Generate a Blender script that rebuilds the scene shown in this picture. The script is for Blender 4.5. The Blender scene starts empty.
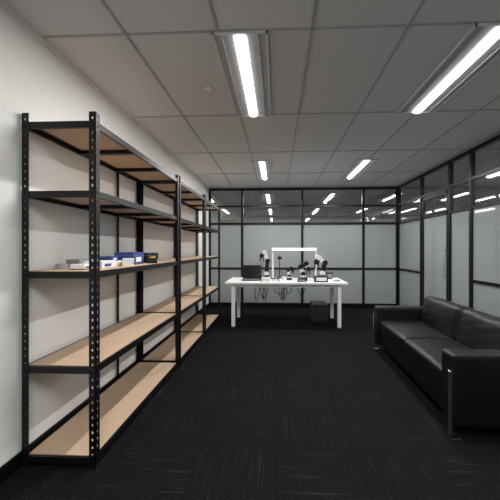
import bpy, bmesh, math, random
from mathutils import Vector, Matrix
random.seed(4)
S=bpy.context.scene
COL=S.collection
try:
    S.view_settings.view_transform='Standard'
except Exception: pass

# ---------------- materials ----------------
def mat(name,col,rough=.5,metal=0,emit=None,es=0,spec=.5):
    m=bpy.data.materials.new(name); m.use_nodes=True
    b=m.node_tree.nodes['Principled BSDF']
    b.inputs['Base Color'].default_value=(*col,1)
    b.inputs['Roughness'].default_value=rough
    b.inputs['Metallic'].default_value=metal
    b.inputs['Specular IOR Level'].default_value=spec
    if emit:
        b.inputs['Emission Color'].default_value=(*emit,1)
        b.inputs['Emission Strength'].default_value=es
    return m
def noisy(name,c1,c2,scale=(10,10,10),nscale=5,rough=.6,bump=0,detail=4,spec=.5):
    m=mat(name,c1,rough,spec=spec); nt=m.node_tree; N=nt.nodes; L=nt.links
    tc=N.new('ShaderNodeTexCoord'); mp=N.new('ShaderNodeMapping'); mp.inputs['Scale'].default_value=scale
    no=N.new('ShaderNodeTexNoise'); no.inputs['Scale'].default_value=nscale; no.inputs['Detail'].default_value=detail
    r=N.new('ShaderNodeValToRGB'); r.color_ramp.elements[0].position=.35; r.color_ramp.elements[1].position=.65
    r.color_ramp.elements[0].color=(*c1,1); r.color_ramp.elements[1].color=(*c2,1)
    L.new(tc.outputs['Object'],mp.inputs[0]); L.new(mp.outputs[0],no.inputs['Vector']); L.new(no.outputs['Fac'],r.inputs[0])
    b=N['Principled BSDF']; L.new(r.outputs[0],b.inputs['Base Color'])
    if bump:
        bp=N.new('ShaderNodeBump'); bp.inputs['Strength'].default_value=bump; bp.inputs['Distance'].default_value=.01
        L.new(no.outputs['Fac'],bp.inputs['Height']); L.new(bp.outputs[0],b.inputs['Normal'])
    return m
M={}
M['wall']=noisy('painted_wall',(.80,.79,.765),(.82,.81,.785),nscale=20,rough=.8,bump=.02)
M['ceil']=noisy('ceiling_tile',(.60,.60,.61),(.65,.65,.66),nscale=60,rough=.95,bump=.05)
M['grid']=mat('ceiling_grid',(.38,.38,.39),.6)
M['trimw']=mat('white_trim',(.66,.66,.66),.5)
M['black']=mat('black_aluminium',(.004,.004,.0045),.35,spec=.3)
M['steel']=noisy('powder_coated_steel',(.0025,.0025,.003),(.005,.005,.006),nscale=60,rough=.42,bump=.02,spec=.3)
M['wood']=noisy('particle_board',(.44,.31,.205),(.55,.40,.28),nscale=45,rough=.65,bump=.05,detail=8)
M['table']=mat('white_laminate',(.85,.85,.85),.3)
M['white']=mat('white_plastic',(.8,.8,.79),.35)
M['grey']=mat('grey_plastic',(.25,.25,.26),.5)
M['dgrey']=mat('dark_grey_metal',(.05,.05,.052),.45)
M['dark']=mat('black_plastic',(.008,.008,.009),.4,spec=.3)
M['chrome']=mat('brushed_chrome',(.75,.75,.76),.22,1)
M['blue']=mat('blue_cardboard',(.02,.05,.22),.5)
M['yellow']=mat('yellow_label',(.8,.5,.05),.5)
M['screen']=mat('screen_glass',(.006,.007,.008),.12)
M['leather']=noisy('black_leather',(.003,.003,.0036),(.005,.005,.006),nscale=70,rough=.36,bump=.18,detail=6,spec=.32)
M['tube']=mat('led_diffuser',(1,1,1),.4,emit=(1,1,1),es=9)
M['tray']=mat('fixture_reflector',(.42,.42,.43),.35)

def carpet():
    m=bpy.data.materials.new('carpet_tile'); m.use_nodes=True
    nt=m.node_tree; N=nt.nodes; L=nt.links; b=N['Principled BSDF']
    b.inputs['Roughness'].default_value=.95; b.inputs['Specular IOR Level'].default_value=.08
    tc=N.new('ShaderNodeTexCoord')
    ck=N.new('ShaderNodeTexChecker'); ck.inputs['Scale'].default_value=2.0
    L.new(tc.outputs['Object'],ck.inputs['Vector'])
    def streak(sc,t):
        mp=N.new('ShaderNodeMapping'); mp.inputs['Scale'].default_value=sc
        no=N.new('ShaderNodeTexNoise'); no.inputs['Scale'].default_value=1; no.inputs['Detail'].default_value=1
        r=N.new('ShaderNodeValToRGB'); e=r.color_ramp.elements
        e[0].position=t; e[1].position=t+.07
        e[0].color=(0,0,0,1); e[1].color=(1,1,1,1)
        L.new(tc.outputs['Object'],mp.inputs[0]); L.new(mp.outputs[0],no.inputs['Vector']); L.new(no.outputs['Fac'],r.inputs[0])
        return r.outputs[0]
    a=streak((80,2.4,1),.63); c=streak((2.4,80,1),.63)
    mx=N.new('ShaderNodeMixRGB'); L.new(ck.outputs['Fac'],mx.inputs['Fac']); L.new(a,mx.inputs[1]); L.new(c,mx.inputs[2])
    br=N.new('ShaderNodeTexBrick'); br.offset=0; br.inputs['Scale'].default_value=1
    br.inputs['Brick Width'].default_value=.5; br.inputs['Row Height'].default_value=.5; br.inputs['Mortar Size'].default_value=.003
    br.inputs['Color1'].default_value=(0,0,0,1); br.inputs['Color2'].default_value=(0,0,0,1); br.inputs['Mortar'].default_value=(1,1,1,1)
    L.new(tc.outputs['Object'],br.inputs['Vector'])
    no=N.new('ShaderNodeTexNoise'); no.inputs['Scale'].default_value=110; no.inputs['Detail'].default_value=4
    L.new(tc.outputs['Object'],no.inputs['Vector'])
    base=N.new('ShaderNodeValToRGB'); base.color_ramp.elements[0].position=.35; base.color_ramp.elements[1].position=.68
    base.color_ramp.elements[0].color=(.002,.0021,.0025,1); base.color_ramp.elements[1].color=(.012,.0123,.0140,1)
    L.new(no.outputs['Fac'],base.inputs[0])
    m2=N.new('ShaderNodeMixRGB'); m2.inputs[2].default_value=(.0165,.017,.0185,1)
    L.new(mx.outputs[0],m2.inputs['Fac']); L.new(base.outputs[0],m2.inputs[1])
    m3=N.new('ShaderNodeMixRGB'); m3.inputs[2].default_value=(.0025,.0025,.003,1)
    L.new(br.outputs['Color'],m3.inputs['Fac']); L.new(m2.outputs[0],m3.inputs[1])
    L.new(m3.outputs[0],b.inputs['Base Color'])
    bp=N.new('ShaderNodeBump'); bp.inputs['Strength'].default_value=.4; bp.inputs['Distance'].default_value=.004
    L.new(no.outputs['Fac'],bp.inputs['Height']); L.new(bp.outputs[0],b.inputs['Normal'])
    return m
M['carpet']=carpet()
def reflfac(nt,base):
    N=nt.nodes; L=nt.links
    lw=N.new('ShaderNodeLayerWeight'); lw.inputs['Blend'].default_value=.5
    p=N.new('ShaderNodeMath'); p.operation='POWER'; p.inputs[1].default_value=3.0; L.new(lw.outputs['Facing'],p.inputs[0])
    q=N.new('ShaderNodeMath'); q.operation='MULTIPLY_ADD'; q.inputs[1].default_value=.85-base; q.inputs[2].default_value=base
    L.new(p.outputs[0],q.inputs[0]); return q.outputs[0]
def glass_clear():
    m=bpy.data.materials.new('clear_glass'); m.use_nodes=True; nt=m.node_tree; N=nt.nodes; L=nt.links
    N.remove(N['Principled BSDF']); out=N['Material Output']
    t=N.new('ShaderNodeBsdfTransparent'); t.inputs[0].default_value=(.82,.84,.84,1)
    g=N.new('ShaderNodeBsdfGlossy'); g.inputs['Roughness'].default_value=.01
    mx=N.new('ShaderNodeMixShader'); L.new(reflfac(nt,.13),mx.inputs[0]); L.new(t.outputs[0],mx.inputs[1]); L.new(g.outputs[0],mx.inputs[2])
    L.new(mx.outputs[0],out.inputs[0]); return m
def glass_frost():
    m=bpy.data.materials.new('frosted_glass'); m.use_nodes=True; nt=m.node_tree; N=nt.nodes; L=nt.links
    N.remove(N['Principled BSDF']); out=N['Material Output']
    d=N.new('ShaderNodeBsdfDiffuse'); d.inputs[0].default_value=(.42,.45,.445,1)
    t=N.new('ShaderNodeBsdfTranslucent'); t.inputs[0].default_value=(.44,.47,.465,1)
    g=N.new('ShaderNodeBsdfGlossy'); g.inputs['Roughness'].default_value=.04
    a=N.new('ShaderNodeMixShader'); a.inputs[0].default_value=.4; L.new(d.outputs[0],a.inputs[1]); L.new(t.outputs[0],a.inputs[2])
    mx=N.new('ShaderNodeMixShader'); L.new(reflfac(nt,.09),mx.inputs[0]); L.new(a.outputs[0],mx.inputs[1]); L.new(g.outputs[0],mx.inputs[2])
    L.new(mx.outputs[0],out.inputs[0]); return m
M['glass']=glass_clear(); M['frost']=glass_frost()

# ---------------- helpers ----------------
def empty(name,loc=(0,0,0)):
    e=bpy.data.objects.new(name,None); e.empty_display_size=.1; e.location=loc; COL.objects.link(e); return e
def finish(bm,name,m,parent=None,smooth=False):
    me=bpy.data.meshes.new(name); bm.normal_update(); bm.to_mesh(me); bm.free()
    me.materials.append(M[m] if isinstance(m,str) else m)
    if smooth:
        for p in me.polygons: p.use_smooth=True
    o=bpy.data.objects.new(name,me); COL.objects.link(o)
    if parent:
        o.parent=parent; o.matrix_parent_inverse=Matrix.Translation(parent.location).inverted()
    return o
def addbox(bm,x0,x1,y0,y1,z0,z1):
    r=bmesh.ops.create_cube(bm,size=1)
    for v in r['verts']:
        v.co=Vector(((x0+x1)/2+v.co.x*(x1-x0),(y0+y1)/2+v.co.y*(y1-y0),(z0+z1)/2+v.co.z*(z1-z0)))
    return r['verts']
def box(name,x0,x1,y0,y1,z0,z1,m,parent=None,bev=0):
    bm=bmesh.new(); addbox(bm,x0,x1,y0,y1,z0,z1)
    o=finish(bm,name,m,parent)
    if bev:
        b=o.modifiers.new('bev','BEVEL'); b.width=bev; b.segments=3
        for p in o.data.polygons: p.use_smooth=True
        b.harden_normals=False
        w=o.modifiers.new('wn','WEIGHTED_NORMAL')
    return o
def boxes(name,lst,m,parent=None,bev=0):
    bm=bmesh.new()
    for b in lst: addbox(bm,*b)
    o=finish(bm,name,m,parent)
    if bev:
        b=o.modifiers.new('bev','BEVEL'); b.width=bev; b.segments=2
    return o
def cyl(name,p0,p1,r,m,parent=None,seg=20,r2=None):
    bm=bmesh.new(); p0=Vector(p0);p1=Vector(p1); d=p1-p0
    bmesh.ops.create_cone(bm,cap_ends=True,segments=seg,radius1=r,radius2=r if r2 is None else r2,depth=d.length)
    q=Vector((0,0,1)).rotation_difference(d.normalized()).to_matrix().to_4x4()
    bmesh.ops.transform(bm,matrix=Matrix.Translation((p0+p1)/2)@q,verts=bm.verts)
    o=finish(bm,name,m,parent,True)
    e=o.modifiers.new('es','EDGE_SPLIT'); e.split_angle=math.radians(40)
    return o
def curve(name,pts,r,m,parent=None):
    c=bpy.data.curves.new(name,'CURVE'); c.dimensions='3D'; c.bevel_depth=r; c.bevel_resolution=3
    s=c.splines.new('NURBS'); s.points.add(len(pts)-1)
    for i,p in enumerate(pts): s.points[i].co=(*p,1)
    s.use_endpoint_u=True; s.order_u=3
    c.materials.append(M[m])
    o=bpy.data.objects.new(name,c); COL.objects.link(o)
    if parent:
        o.parent=parent; o.matrix_parent_inverse=Matrix.Translation(parent.location).inverted()
    return o

# ---------------- room ----------------
XL,XR,YB,YF,H=-1.56,2.70,6.82,-2.2,2.70
OX0,OX1,OY1=-5.5,7.0,13.0
box('floor',OX0,OX1,YF-.1,OY1,-.1,0,'carpet')
box('ceiling',OX0,OX1,YF-.1,OY1,H+.012,H+.1,'ceil')
box('wall_left',XL-.12,XL,YF,YB+.04,0,H+.012,'wall')
box('wall_front',XL-.12,OX1,YF-.1,YF,0,H+.012,'wall')
box('wall_outer_back',OX0,OX1,OY1,OY1+.1,0,H+.012,'wall')
box('wall_outer_right',OX1,OX1+.1,YF,OY1,0,H+.012,'wall')
box('wall_outer_left',OX0-.1,OX0,YB,OY1,0,H+.012,'wall')
box('baseboard_left',XL,XL+.012,YF,YB-.04,0,.09,'black')
boxes('trim_1',[(XL,XL+.03,YF,YB-.04,H-.012,H+.012)],'trimw')
g=[]
x=-.38-.6*8
while x<OX1:
    g.append((x-.008,x+.008,YF,OY1,H+.005,H+.012)); x+=.6
y=1.9-1.2*3
while y<OY1:
    g.append((OX0,OX1,y-.008,y+.008,H+.006,H+.0125)); y+=1.2
boxes('ceiling_grid_trim',g,'grid')

def fixture(cx,y0,power=37,L=1.2):
    e=empty('ceiling_light',(cx,y0+L/2,H))
    w=.18; y1=y0+L
    boxes('housing_frame',[(cx-w,cx-w+.012,y0,y1,H-.008,H+.01),(cx+w-.012,cx+w,y0,y1,H-.008,H+.01),
          (cx-w,cx+w,y0,y0+.012,H-.008,H+.01),(cx-w,cx+w,y1-.012,y1,H-.008,H+.01)],'trimw',e)
    boxes('reflector',[(cx-w+.012,cx+w-.012,y0+.012,y1-.012,H-.002,H+.008)],'tray',e)
    boxes('louver_fin',[(cx-.125,cx-.117,y0+.02,y1-.02,H-.010,H-.001),(cx+.117,cx+.125,y0+.02,y1-.02,H-.010,H-.001)],'grid',e)
    bm=bmesh.new()
    n=12; vs=[]
    for yy in (y0+.03,y1-.03):
        ring=[bm.verts.new((cx-.041*math.cos(math.pi*i/n),yy,H-.003-.022*math.sin(math.pi*i/n))) for i in range(n+1)]
        vs.append(ring)
    for i in range(n): bm.faces.new((vs[0][i],vs[0][i+1],vs[1][i+1],vs[1][i]))
    bm.faces.new(vs[0]); bm.faces.new(vs[1][::-1])
    bmesh.ops.recalc_face_normals(bm,faces=bm.faces)
    finish(bm,'diffuser',M['tube'],e)
    l=bpy.data.lights.new('lamp','AREA'); l.shape='RECTANGLE'; l.size=.072; l.size_y=L-.06; l.energy=power; l.color=(1,.99,.975)
    o=bpy.data.objects.new('lamp',l); COL.objects.link(o); o.parent=e; o.location=(0,0,-.028)
for cx in (-.24,1.40):
    for y0 in (-.9,1.9,4.7):
        fixture(cx,y0)
for cx in (-3.5,-1.87,-.24,1.40,3.03,4.66):
    for y0 in (7.5,10.3): fixture(cx,y0,28)
for cx in (4.3,6.0):
    for y0 in (-.9,1.9,4.7): fixture(cx,y0,28)
sd=empty('smoke_detector',(-.6,2.56,H))
cyl('base',(-.6,2.56,H+.012),(-.6,2.56,H-.008),.045,'trimw',sd,32)
cyl('sensor_dome',(-.6,2.56,H-.008),(-.6,2.56,H-.022),.03,'trimw',sd,32,.02)

# back partition
wb=empty('wall_back',(0,YB,0))
fr=[]; xs=[XL+.025,-.79,.57,1.93,XR-.03]
T=.03
for x in xs: fr.append((x-.025,x+.025,YB-T,YB+T,0,H))
rails=[(0,.10),(.86,.90),(1.87,1.92),(2.27,2.31),(2.65,2.70)]
for a,b in rails: fr.append((XL,XR,YB-T+.004,YB+T-.004,a,b))
boxes('mullions_and_rails',fr,'black',wb)
for i in range(len(xs)-1):
    a,b=xs[i]+.02,xs[i+1]-.02
    for j,(z0,z1) in enumerate([(.10,.86),(.90,1.87)]): box(f'frosted_pane_{i}_{j}',a,b,YB-.004,YB+.004,z0,z1,'frost',wb)
    for j,(z0,z1) in enumerate([(1.92,2.27),(2.31,2.65)]): box(f'clear_pane_{i}_{j}',a,b,YB-.004,YB+.004,z0,z1,'glass',wb)

# right partition
wr=empty('wall_right',(XR,0,0))
ys=[6.76,5.72,4.79,4.28,3.1,1.9,.7,-.5,-1.4,YF+.03]
fr=[]
for y in ys: fr.append((XR-T,XR+T,y-.025,y+.025,0,H))
fr+= [(XR-T+.004,XR+T-.004,YF,YB-.03,2.65,2.70),(XR-T+.004,XR+T-.004,YF,YB-.03,2.27,2.31)]
for i in range(len(ys)-1):
    a,b=ys[i+1],ys[i]
    if i==1: continue
    fr.append((XR-T+.004,XR+T-.004,a,b,0,.10)); fr.append((XR-T+.004,XR+T-.004,a,b,1.87,1.91))
    if i!=2: fr.append((XR-T+.004,XR+T-.004,a,b,.86,.90))
boxes('mullions_and_rails',fr,'black',wr)
for i in range(len(ys)-1):
    a,b=ys[i+1]+.02,ys[i]-.02
    box(f'clear_pane_top_{i}',XR-.004,XR+.004,a,b,2.31,2.65,'glass',wr)
    if i==1: continue
    box(f'clear_pane_mid_{i}',XR-.004,XR+.004,a,b,1.91,2.27,'glass',wr)
    box(f'lower_pane_{i}',XR-.004,XR+.004,a,b,.10,1.87,'frost',wr)
dr=empty('door_1',(XR,5.25,0))
a,b=4.82,5.69
boxes('door_frame',[(XR-.022,XR+.022,a,a+.06,.01,2.26),(XR-.022,XR+.022,b-.06,b,.01,2.26),(XR-.022,XR+.022,a,b,.01,.13),(XR-.022,XR+.022,a,b,1.87,1.93),(XR-.022,XR+.022,a,b,2.2,2.26)],'black',dr)
box('frosted_pane',XR-.004,XR+.004,a+.05,b-.05,.13,1.88,'frost',dr)
box('clear_pane',XR-.004,XR+.004,a+.05,b-.05,1.92,2.21,'glass',dr)
cyl('pull_handle',(XR-.07,a+.03,.85),(XR-.07,a+.03,1.35),.012,'chrome',dr)
boxes('handle_standoffs',[(XR-.07,XR-.02,a+.024,a+.036,.9,.912),(XR-.07,XR-.02,a+.024,a+.036,1.29,1.302)],'chrome',dr)

# ---------------- shelving ----------------
def perf_strip(bm,origin,wdir,nrm,W,Ht,t=.003):
    o=Vector(origin); w=Vector(wdir); n=Vector(nrm)
    cols=[0,W*.38,W*.62,W]
    zs=[0]; z=.03
    while z+.03<Ht:
        zs+= [z,z+.016]; z+=.045
    zs.append(Ht)
    V={}
    for k,off in enumerate((0,t)):
        for i,c in enumerate(cols):
            for j,zz in enumerate(zs):
                V[k,i,j]=bm.verts.new(o+w*c+n*off+Vector((0,0,zz)))
    def hole(i,j): return i==1 and j%2==1 and 0<=j<len(zs)-1
    for j in range(len(zs)-1):
        for i in range(3):
            if hole(i,j):
                A=[(i,j),(i+1,j),(i+1,j+1),(i,j+1)]
                for q in range(4):
                    p0=A[q];p1=A[(q+1)%4]
                    bm.faces.new((V[0,p0[0],p0[1]],V[0,p1[0],p1[1]],V[1,p1[0],p1[1]],V[1,p0[0],p0[1]]))
                continue
            bm.faces.new((V[0,i,j],V[0,i+1,j],V[0,i+1,j+1],V[0,i,j+1]))
            bm.faces.new((V[1,i,j+1],V[1,i+1,j+1],V[1,i+1,j],V[1,i,j]))
    for j in range(len(zs)-1):
        for i in (0,3):
            bm.faces.new((V[0,i,j],V[0,i,j+1],V[1,i,j+1],V[1,i,j]))
PH=2.145
XFp,XRp=-1.085,-1.545
LEV=[.07,.615,1.19,1.68,2.10]
def shelf_unit(y0,y1,mid):
    u=empty('storage_shelf_unit',((XFp+XRp)/2,(y0+y1)/2,0))
    bm=bmesh.new(); W=.042
    for (x,sx) in ((XFp,-1),(XRp,1)):
        for (y,sy) in ((y0,1),(y1,-1)):
            perf_strip(bm,(x,y,0),(sx,0,0),(0,sy,0),W,PH)
            perf_strip(bm,(x,y,0),(0,sy,0),(sx,0,0),W,PH)
    if mid:
        perf_strip(bm,(XRp,mid,0),(0,1,0),(1,0,0),W*.8,PH)
        perf_strip(bm,(XRp,mid,0),(1,0,0),(0,1,0),W*.5,PH)
    bmesh.ops.recalc_face_normals(bm,faces=bm.faces)
    finish(bm,'posts',M['steel'],u)
    bl=[];cr=[];bd=[]
    for z in LEV:
        for (xa,xb) in ((XFp-.006-.018,XFp-.006),(XRp+.006,XRp+.024)):
            bl.append((xa,xb,y0+.006,y1-.006,z-.046,z-.006))
        bl.append((XFp-.05,XFp-.01,y0+.006,y1-.006,z-.026,z-.022))
        bl.append((XRp+.01,XRp+.05,y0+.006,y1-.006,z-.026,z-.022))
        for (ya,yb) in ((y0+.004,y0+.022),(y1-.022,y1-.004)):
            cr.append((XRp+.006,XFp-.006,ya,yb,z-.048,z-.008))
        n=2 if y1-y0>1.3 else 1
        for i in range(n):
            c=y0+(y1-y0)*(i+1)/(n+1); cr.append((XRp+.02,XFp-.02,c-.02,c+.02,z-.05,z-.022))
        bd.append((XRp+.025,XFp-.025,y0+.023,(y0+y1)/2-.001,z-.022,z-.004))
        bd.append((XRp+.025,XFp-.025,(y0+y1)/2+.001,y1-.023,z-.022,z-.004))
    boxes('side_beams',bl,'steel',u); boxes('cross_beams',cr,'steel',u)
    boxes('shelf_boards',bd,'wood',u)
    boxes('post_feet',[(x-.024,x+.024,y-.024,y+.024,0,.012) for x in (XFp-.02,XRp+.024) for y in (y0+.02,y1-.02)],'dark',u)
shelf_unit(1.75,3.28,2.83)
shelf_unit(3.31,4.49,None)
shelf_unit(4.51,5.70,None)

# items on shelf level 3
zS=LEV[2]-.004
def carton(name,x,y,w,d,h,m,lab='white',rot=0,z=zS):
    e=empty(name,(x,y,z))
    a=box('body',x-w/2,x+w/2,y-d/2,y+d/2,z,z+h,m,e,.003)
    b_=box('lid_seam',x-w/2-.001,x+w/2+.001,y-d/2-.001,y+d/2+.001,z+h*.72,z+h*.74,'grey',e)
    c_=box('label',x+w/2-.001,x+w/2+.0015,y-d*.3,y+d*.2,z+h*.2,z+h*.6,lab,e)
    e.rotation_euler.z=rot
    return e
carton('blue_carton',-1.31,2.62,.16,.26,.105,'blue','white',.1)
carton('dark_carton',-1.33,2.98,.16,.24,.095,'dark','yellow',-.05)
carton('dark_carton',-1.18,2.80,.09,.13,.05,'dark','white',.3)
carton('white_carton',-1.27,2.10,.12,.2,.05,'white','blue',.1)
carton('white_carton',-1.30,2.35,.13,.18,.04,'white','yellow',-.15)
carton('white_carton',-1.18,2.33,.07,.10,.06,'white','grey',.3)
carton('blue_carton',-1.34,2.33,.1,.14,.035,'blue','white',.2,z=zS+.041)
carton('grey_carton',-1.43,2.12,.1,.16,.06,'grey','white',.0)
rt=empty('small_router',(-1.29,1.93,zS))
box('body',-1.34,-1.24,1.88,1.99,zS+.004,zS+.035,'white',rt,.006)
boxes('ports',[(-1.2405,-1.2385,1.895+i*.022,1.91+i*.022,zS+.01,zS+.022) for i in range(4)],'dark',rt)
boxes('feet',[(xx,xx+.01,yy,yy+.01,zS,zS+.005) for xx in (-1.335,-1.255) for yy in (1.885,1.975)],'dark',rt)
tp=empty('tape_roll',(-1.42,1.92,zS))
cyl('roll',(-1.42,1.92,zS),(-1.42,1.92,zS+.035),.035,'grey',tp,28)
cyl('core',(-1.42,1.92,zS+.034),(-1.42,1.92,zS+.036),.02,'dark',tp,28)

# ---------------- table ----------------
TX0,TX1,TY0,TY1,TZ=-.87,1.17,4.98,5.85,.765
tb=empty('work_table',((TX0+TX1)/2,(TY0+TY1)/2,0))
box('table_top',TX0,TX1,TY0,TY1,TZ-.035,TZ,'table',tb,.004)
lg=[]
for x in (TX0+.10,TX1-.16):
    for y in (TY0+.06,TY1-.12): lg.append((x,x+.06,y,y+.06,.01,TZ-.03))
boxes('legs',lg,'table',tb,.003)
boxes('apron',[(TX0+.15,TX1-.15,TY0+.075,TY0+.1,TZ-.09,TZ-.03),(TX0+.15,TX1-.15,TY1-.1,TY1-.075,TZ-.09,TZ-.03),
  (TX0+.115,TX0+.14,TY0+.1,TY1-.1,TZ-.09,TZ-.03),(TX1-.14,TX1-.115,TY0+.1,TY1-.1,TZ-.09,TZ-.03)],'table',tb)
boxes('leg_feet',[(l[0]+.005,l[1]-.005,l[2]+.005,l[3]-.005,0,.012) for l in lg],'grey',tb)
# laptop
lp=empty('laptop',(-.44,5.3,TZ))
box('base',-.62,-.28,5.2,5.43,TZ,TZ+.018,'dark',lp,.004)
boxes('keyboard',[(-.59+i*.026,-.57+i*.026,5.24+j*.026,5.26+j*.026,TZ+.018,TZ+.021) for i in range(11) for j in range(5)],'grey',lp)
l2=box('lid',-.62,-.28,-.005,.007,0,.25,'dark',lp,.003); l2.location=(0,5.44,TZ+.015)
l3=box('screen',-.605,-.295,-.007,-.005,.012,.238,'screen',lp); l3.location=(0,5.44,TZ+.015)
for o in (l2,l3): o.rotation_euler.x=math.radians(-12)
# LED light bar
lb=empty('led_light_bar',(.33,5.62,TZ))
box('bar',-.1,.74,5.585,5.655,TZ+.52,TZ+.575,'white',lb,.006)
box('diffuser_strip',-.08,.72,5.582,5.588,TZ+.528,TZ+.567,mat('bar_led',(1,1,1),emit=(1,1,1),es=1.2),lb)
for x in (-.08,.72):
    cyl('stand_post',(x,5.62,TZ+.01),(x,5.62,TZ+.53),.016,'white',lb)
    box('stand_base',x-.05,x+.05,5.565,5.675,TZ,TZ+.014,'dark',lb,.004)
# robot arms
def arm(x,y,sc,m1,m2,pose):
    e=empty('desktop_robot_arm',(x,y,TZ))
    box('base',x-.06*sc,x+.06*sc,y-.06*sc,y+.06*sc,TZ,TZ+.05*sc,m1,e,.005)
    cyl('turntable',(x,y,TZ+.05*sc),(x,y,TZ+.08*sc),.045*sc,m2,e)
    P=[Vector((x,y,TZ+.1*sc))]
    for (dx,dz) in pose: P.append(P[-1]+Vector((dx*sc,0,dz*sc)))
    for i in range(len(P)-1):
        d=(P[i+1]-P[i]); 
        bm=bmesh.new(); addbox(bm,-.028*sc,.028*sc,-.028*sc,.028*sc,0,d.length)
        q=Vector((0,0,1)).rotation_difference(d.normalized()).to_matrix().to_4x4()
        bmesh.ops.transform(bm,matrix=Matrix.Translation(P[i])@q,verts=bm.verts)
        finish(bm,f'link_{i}',m2 if i%2==0 else m1,e)
    for i,p in enumerate(P):
        cyl(f'joint_{i}',p-Vector((0,.04*sc,0)),p+Vector((0,.04*sc,0)),.036*sc,'dark' if i%2 else m1,e)
    p=P[-1]
    boxes('gripper_fingers',[(p.x-.03*sc,p.x-.015*sc,p.y-.012,p.y+.012,p.z-.09*sc,p.z),(p.x+.015*sc,p.x+.03*sc,p.y-.012,p.y+.012,p.z-.09*sc,p.z)],'dark',e)
arm(-.19,5.35,1.15,'white','dark',[(.02,.20),(-.05,.13),(-.04,-.05)])
arm(.46,5.33,1.15,'dark','white',[(-.04,.11),(.09,.05),(.03,-.08)])
arm(.80,5.33,1.3,'white','dark',[(.03,.14),(-.08,.07),(-.03,-.06)])
arm(.22,5.4,.75,'dark','white',[(-.03,.13),(.08,.06),(.03,-.05)])
def cbox(name,x,y,w,d,h,m,m2):
    e=empty(name,(x,y,TZ))
    box('case',x-w/2,x+w/2,y-d/2,y+d/2,TZ,TZ+h,m,e,.004)
    boxes('front_panel',[(x-w*.4,x+w*.4,y-d/2-.002,y-d/2+.001,TZ+h*.2,TZ+h*.8)],m2,e)
    boxes('vents',[(x-w*.35+i*w*.1,x-w*.31+i*w*.1,y-d*.3,y+d*.3,TZ+h-.001,TZ+h+.001) for i in range(8)],'grey',e)
cbox('robot_controller',.74,5.11,.22,.12,.10,'dark','white')
cbox('instrument_case',.97,5.66,.12,.16,.12,'dark','grey')
cbox('power_supply',.42,5.12,.14,.1,.05,'dark','grey')
cbox('power_supply',-.02,5.2,.12,.1,.045,'dark','white')
cbox('parts_box',1.02,5.22,.12,.16,.04,'white','grey')
cbox('parts_box',-.2,5.12,.14,.1,.03,'grey','white')
mg=empty('paper_cup',(.12,5.2,TZ))
cyl('cup',(.12,5.2,TZ),(.12,5.2,TZ+.09),.027,'white',mg,24,.036)
cyl('lid',(.12,5.2,TZ+.09),(.12,5.2,TZ+.1),.038,'dark',mg,24,.034)
cp=empty('overhead_camera',(.05,5.75,TZ))
cyl('pole',(.05,5.76,TZ),(.05,5.76,TZ+.38),.008,'dark',cp); box('camera_head',.01,.09,5.72,5.79,TZ+.36,TZ+.41,'dark',cp,.005)
box('foot',0,.1,5.71,5.81,TZ,TZ+.012,'dark',cp,.003); cyl('lens',(.05,5.72,TZ+.385),(.05,5.70,TZ+.385),.015,'screen',cp)
# cables
cb=empty('cable_bundle',(-.1,5.6,.5))
for i in range(9):
    x0=-.35+i*.09; x1=x0+random.uniform(-.2,.25)
    curve(f'cable_{i}',[(x0,5.86,TZ-.05),(x0+.02,5.84,.55),((x0+x1)/2,5.8,.36+random.uniform(-.12,.1)),(x1,5.84,.5),(x1+.04,5.86,TZ-.06)],.007,'dark',cb)
curve('mains_cable',[(-.2,5.85,.7),(-.25,5.85,.3),(-.1,5.8,.01),(.3,5.75,.008),(.65,5.7,.012)],.007,'dark',cb)
box('power_strip',-.4,.05,5.86,5.91,TZ-.16,TZ-.11,'dark',cb,.004)
pc=empty('desktop_computer',(.78,5.55,0))
box('case',.63,.90,5.4,5.8,.015,.33,'dgrey',pc,.006)
box('front_bezel',.645,.885,5.393,5.402,.03,.315,'dark',pc,.003)
boxes('front_vents',[(.67,.86,5.389,5.394,.06+i*.022,.066+i*.022) for i in range(10)],'dgrey',pc)
boxes('feet',[(xx,xx+.03,yy,yy+.04,0,.016) for xx in (.65,.85) for yy in (5.42,5.74)],'dark',pc)

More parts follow.
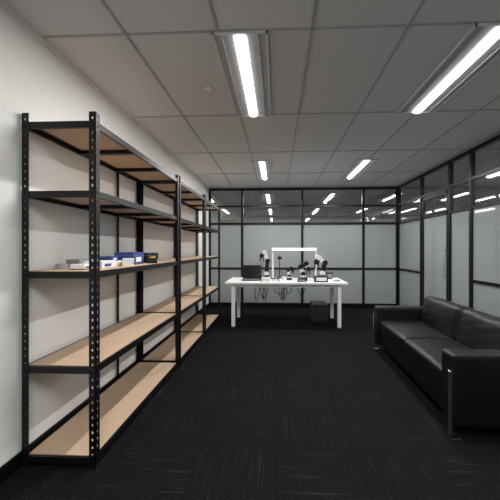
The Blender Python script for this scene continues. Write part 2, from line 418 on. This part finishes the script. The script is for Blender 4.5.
# ---------------- sofa ----------------
sf=empty('leather_sofa',(1.65,3.05,0))
def cushion(name,x0,x1,y0,y1,z0,z1,puff=.12,parent=sf,tilt=0,thin='z',wr=.004,rad=.05):
    bm=bmesh.new(); bmesh.ops.create_cube(bm,size=2)
    bmesh.ops.subdivide_edges(bm,edges=bm.edges[:],cuts=15,use_grid_fill=True)
    sx,sy,sz=(x1-x0)/2,(y1-y0)/2,(z1-z0)/2; r=min(rad,.8*min(sx,sy,sz))
    ax={'x':0,'y':1,'z':2}[thin]
    for v in bm.verts:
        c=v.co.copy(); s=(sx,sy,sz)
        c2=Vector([math.copysign(abs(t)**.7,t) for t in c])
        p=Vector((c2.x*sx,c2.y*sy,c2.z*sz))
        inner=Vector([max(-(s[i]-r),min(s[i]-r,p[i])) for i in range(3)])
        d=p-inner
        if d.length>1e-6: p=inner+d.normalized()*min(r,d.length)
        c=c2
        o=[i for i in range(3) if i!=ax]
        k=(1-abs(c[o[0]])**3)*(1-abs(c[o[1]])**3)
        p[ax]+= math.copysign(puff*s[ax]*k,c[ax]) if abs(c[ax])>.5 else 0
        p[ax]+= wr*math.sin(c[o[0]]*9+c[o[1]]*5)*math.cos(c[o[1]]*7+1)*k
        v.co=p
    if tilt: bmesh.ops.rotate(bm,verts=bm.verts,cent=(0,0,-sz),matrix=Matrix.Rotation(tilt,3,'Y'))
    for v in bm.verts: v.co+=Vector(((x0+x1)/2,(y0+y1)/2,(z0+z1)/2))
    o=finish(bm,name,'leather',parent,True)
    s_=o.modifiers.new('s','SUBSURF'); s_.levels=1; s_.render_levels=2
    return o
SX0,SX1,SY0,SY1=1.245,2.09,2.11,4.04
cushion('base_frame',SX0+.03,SX1-.03,SY0+.1,SY1-.1,.10,.27,0,wr=0,rad=.02)
cushion('arm_near',SX0,SX1-.02,SY0,SY0+.16,.09,.59,.03,thin='y',wr=.001,rad=.018)
cushion('arm_far',SX0,SX1-.02,SY1-.16,SY1,.09,.575,.03,thin='y',wr=.001,rad=.018)
ym=(SY0+SY1)/2
cushion('seat_cushion_1',SX0+.02,SX1-.18,SY0+.162,ym-.003,.25,.42,.14,rad=.035)
cushion('seat_cushion_2',SX0+.02,SX1-.18,ym+.003,SY1-.162,.25,.42,.14,rad=.035)
cushion('back_cushion_1',SX1-.34,SX1-.14,SY0+.165,ym-.004,.38,.735,.2,tilt=.18,thin='x',wr=.006)
cushion('back_cushion_2',SX1-.34,SX1-.14,ym+.004,SY1-.165,.38,.735,.2,tilt=.18,thin='x',wr=.006)
cushion('back_frame',SX1-.14,SX1,SY0+.02,SY1-.02,.10,.66,.03,thin='x',wr=0,rad=.03)
lgs=[]
for y in (SY0+.005,SY1-.045):
    lgs+=[(SX0-.008,SX0,y,y+.04,0,.47),(SX0-.008,SX0+.06,y,y+.04,0,.008),(SX1-.06,SX1-.0,y,y+.04,0,.1)]
boxes('metal_legs',lgs,'chrome',sf,.002)
sf.rotation_euler.z=math.radians(-2.2)

# world
w=bpy.data.worlds.new('W'); S.world=w; w.use_nodes=True
w.node_tree.nodes['Background'].inputs[0].default_value=(.6,.65,.7,1); w.node_tree.nodes['Background'].inputs[1].default_value=.05
# camera
c=bpy.data.cameras.new('Camera'); c.sensor_width=36; c.lens=36*300/500; c.clip_start=.02
yaw=2.6
c.shift_x=-(27-300*math.tan(math.radians(yaw)))/500; c.shift_y=-.002
o=bpy.data.objects.new('Camera',c); o.location=(0,0,1.32); o.rotation_euler=(math.radians(90),0,math.radians(yaw)); COL.objects.link(o)
S.camera=o
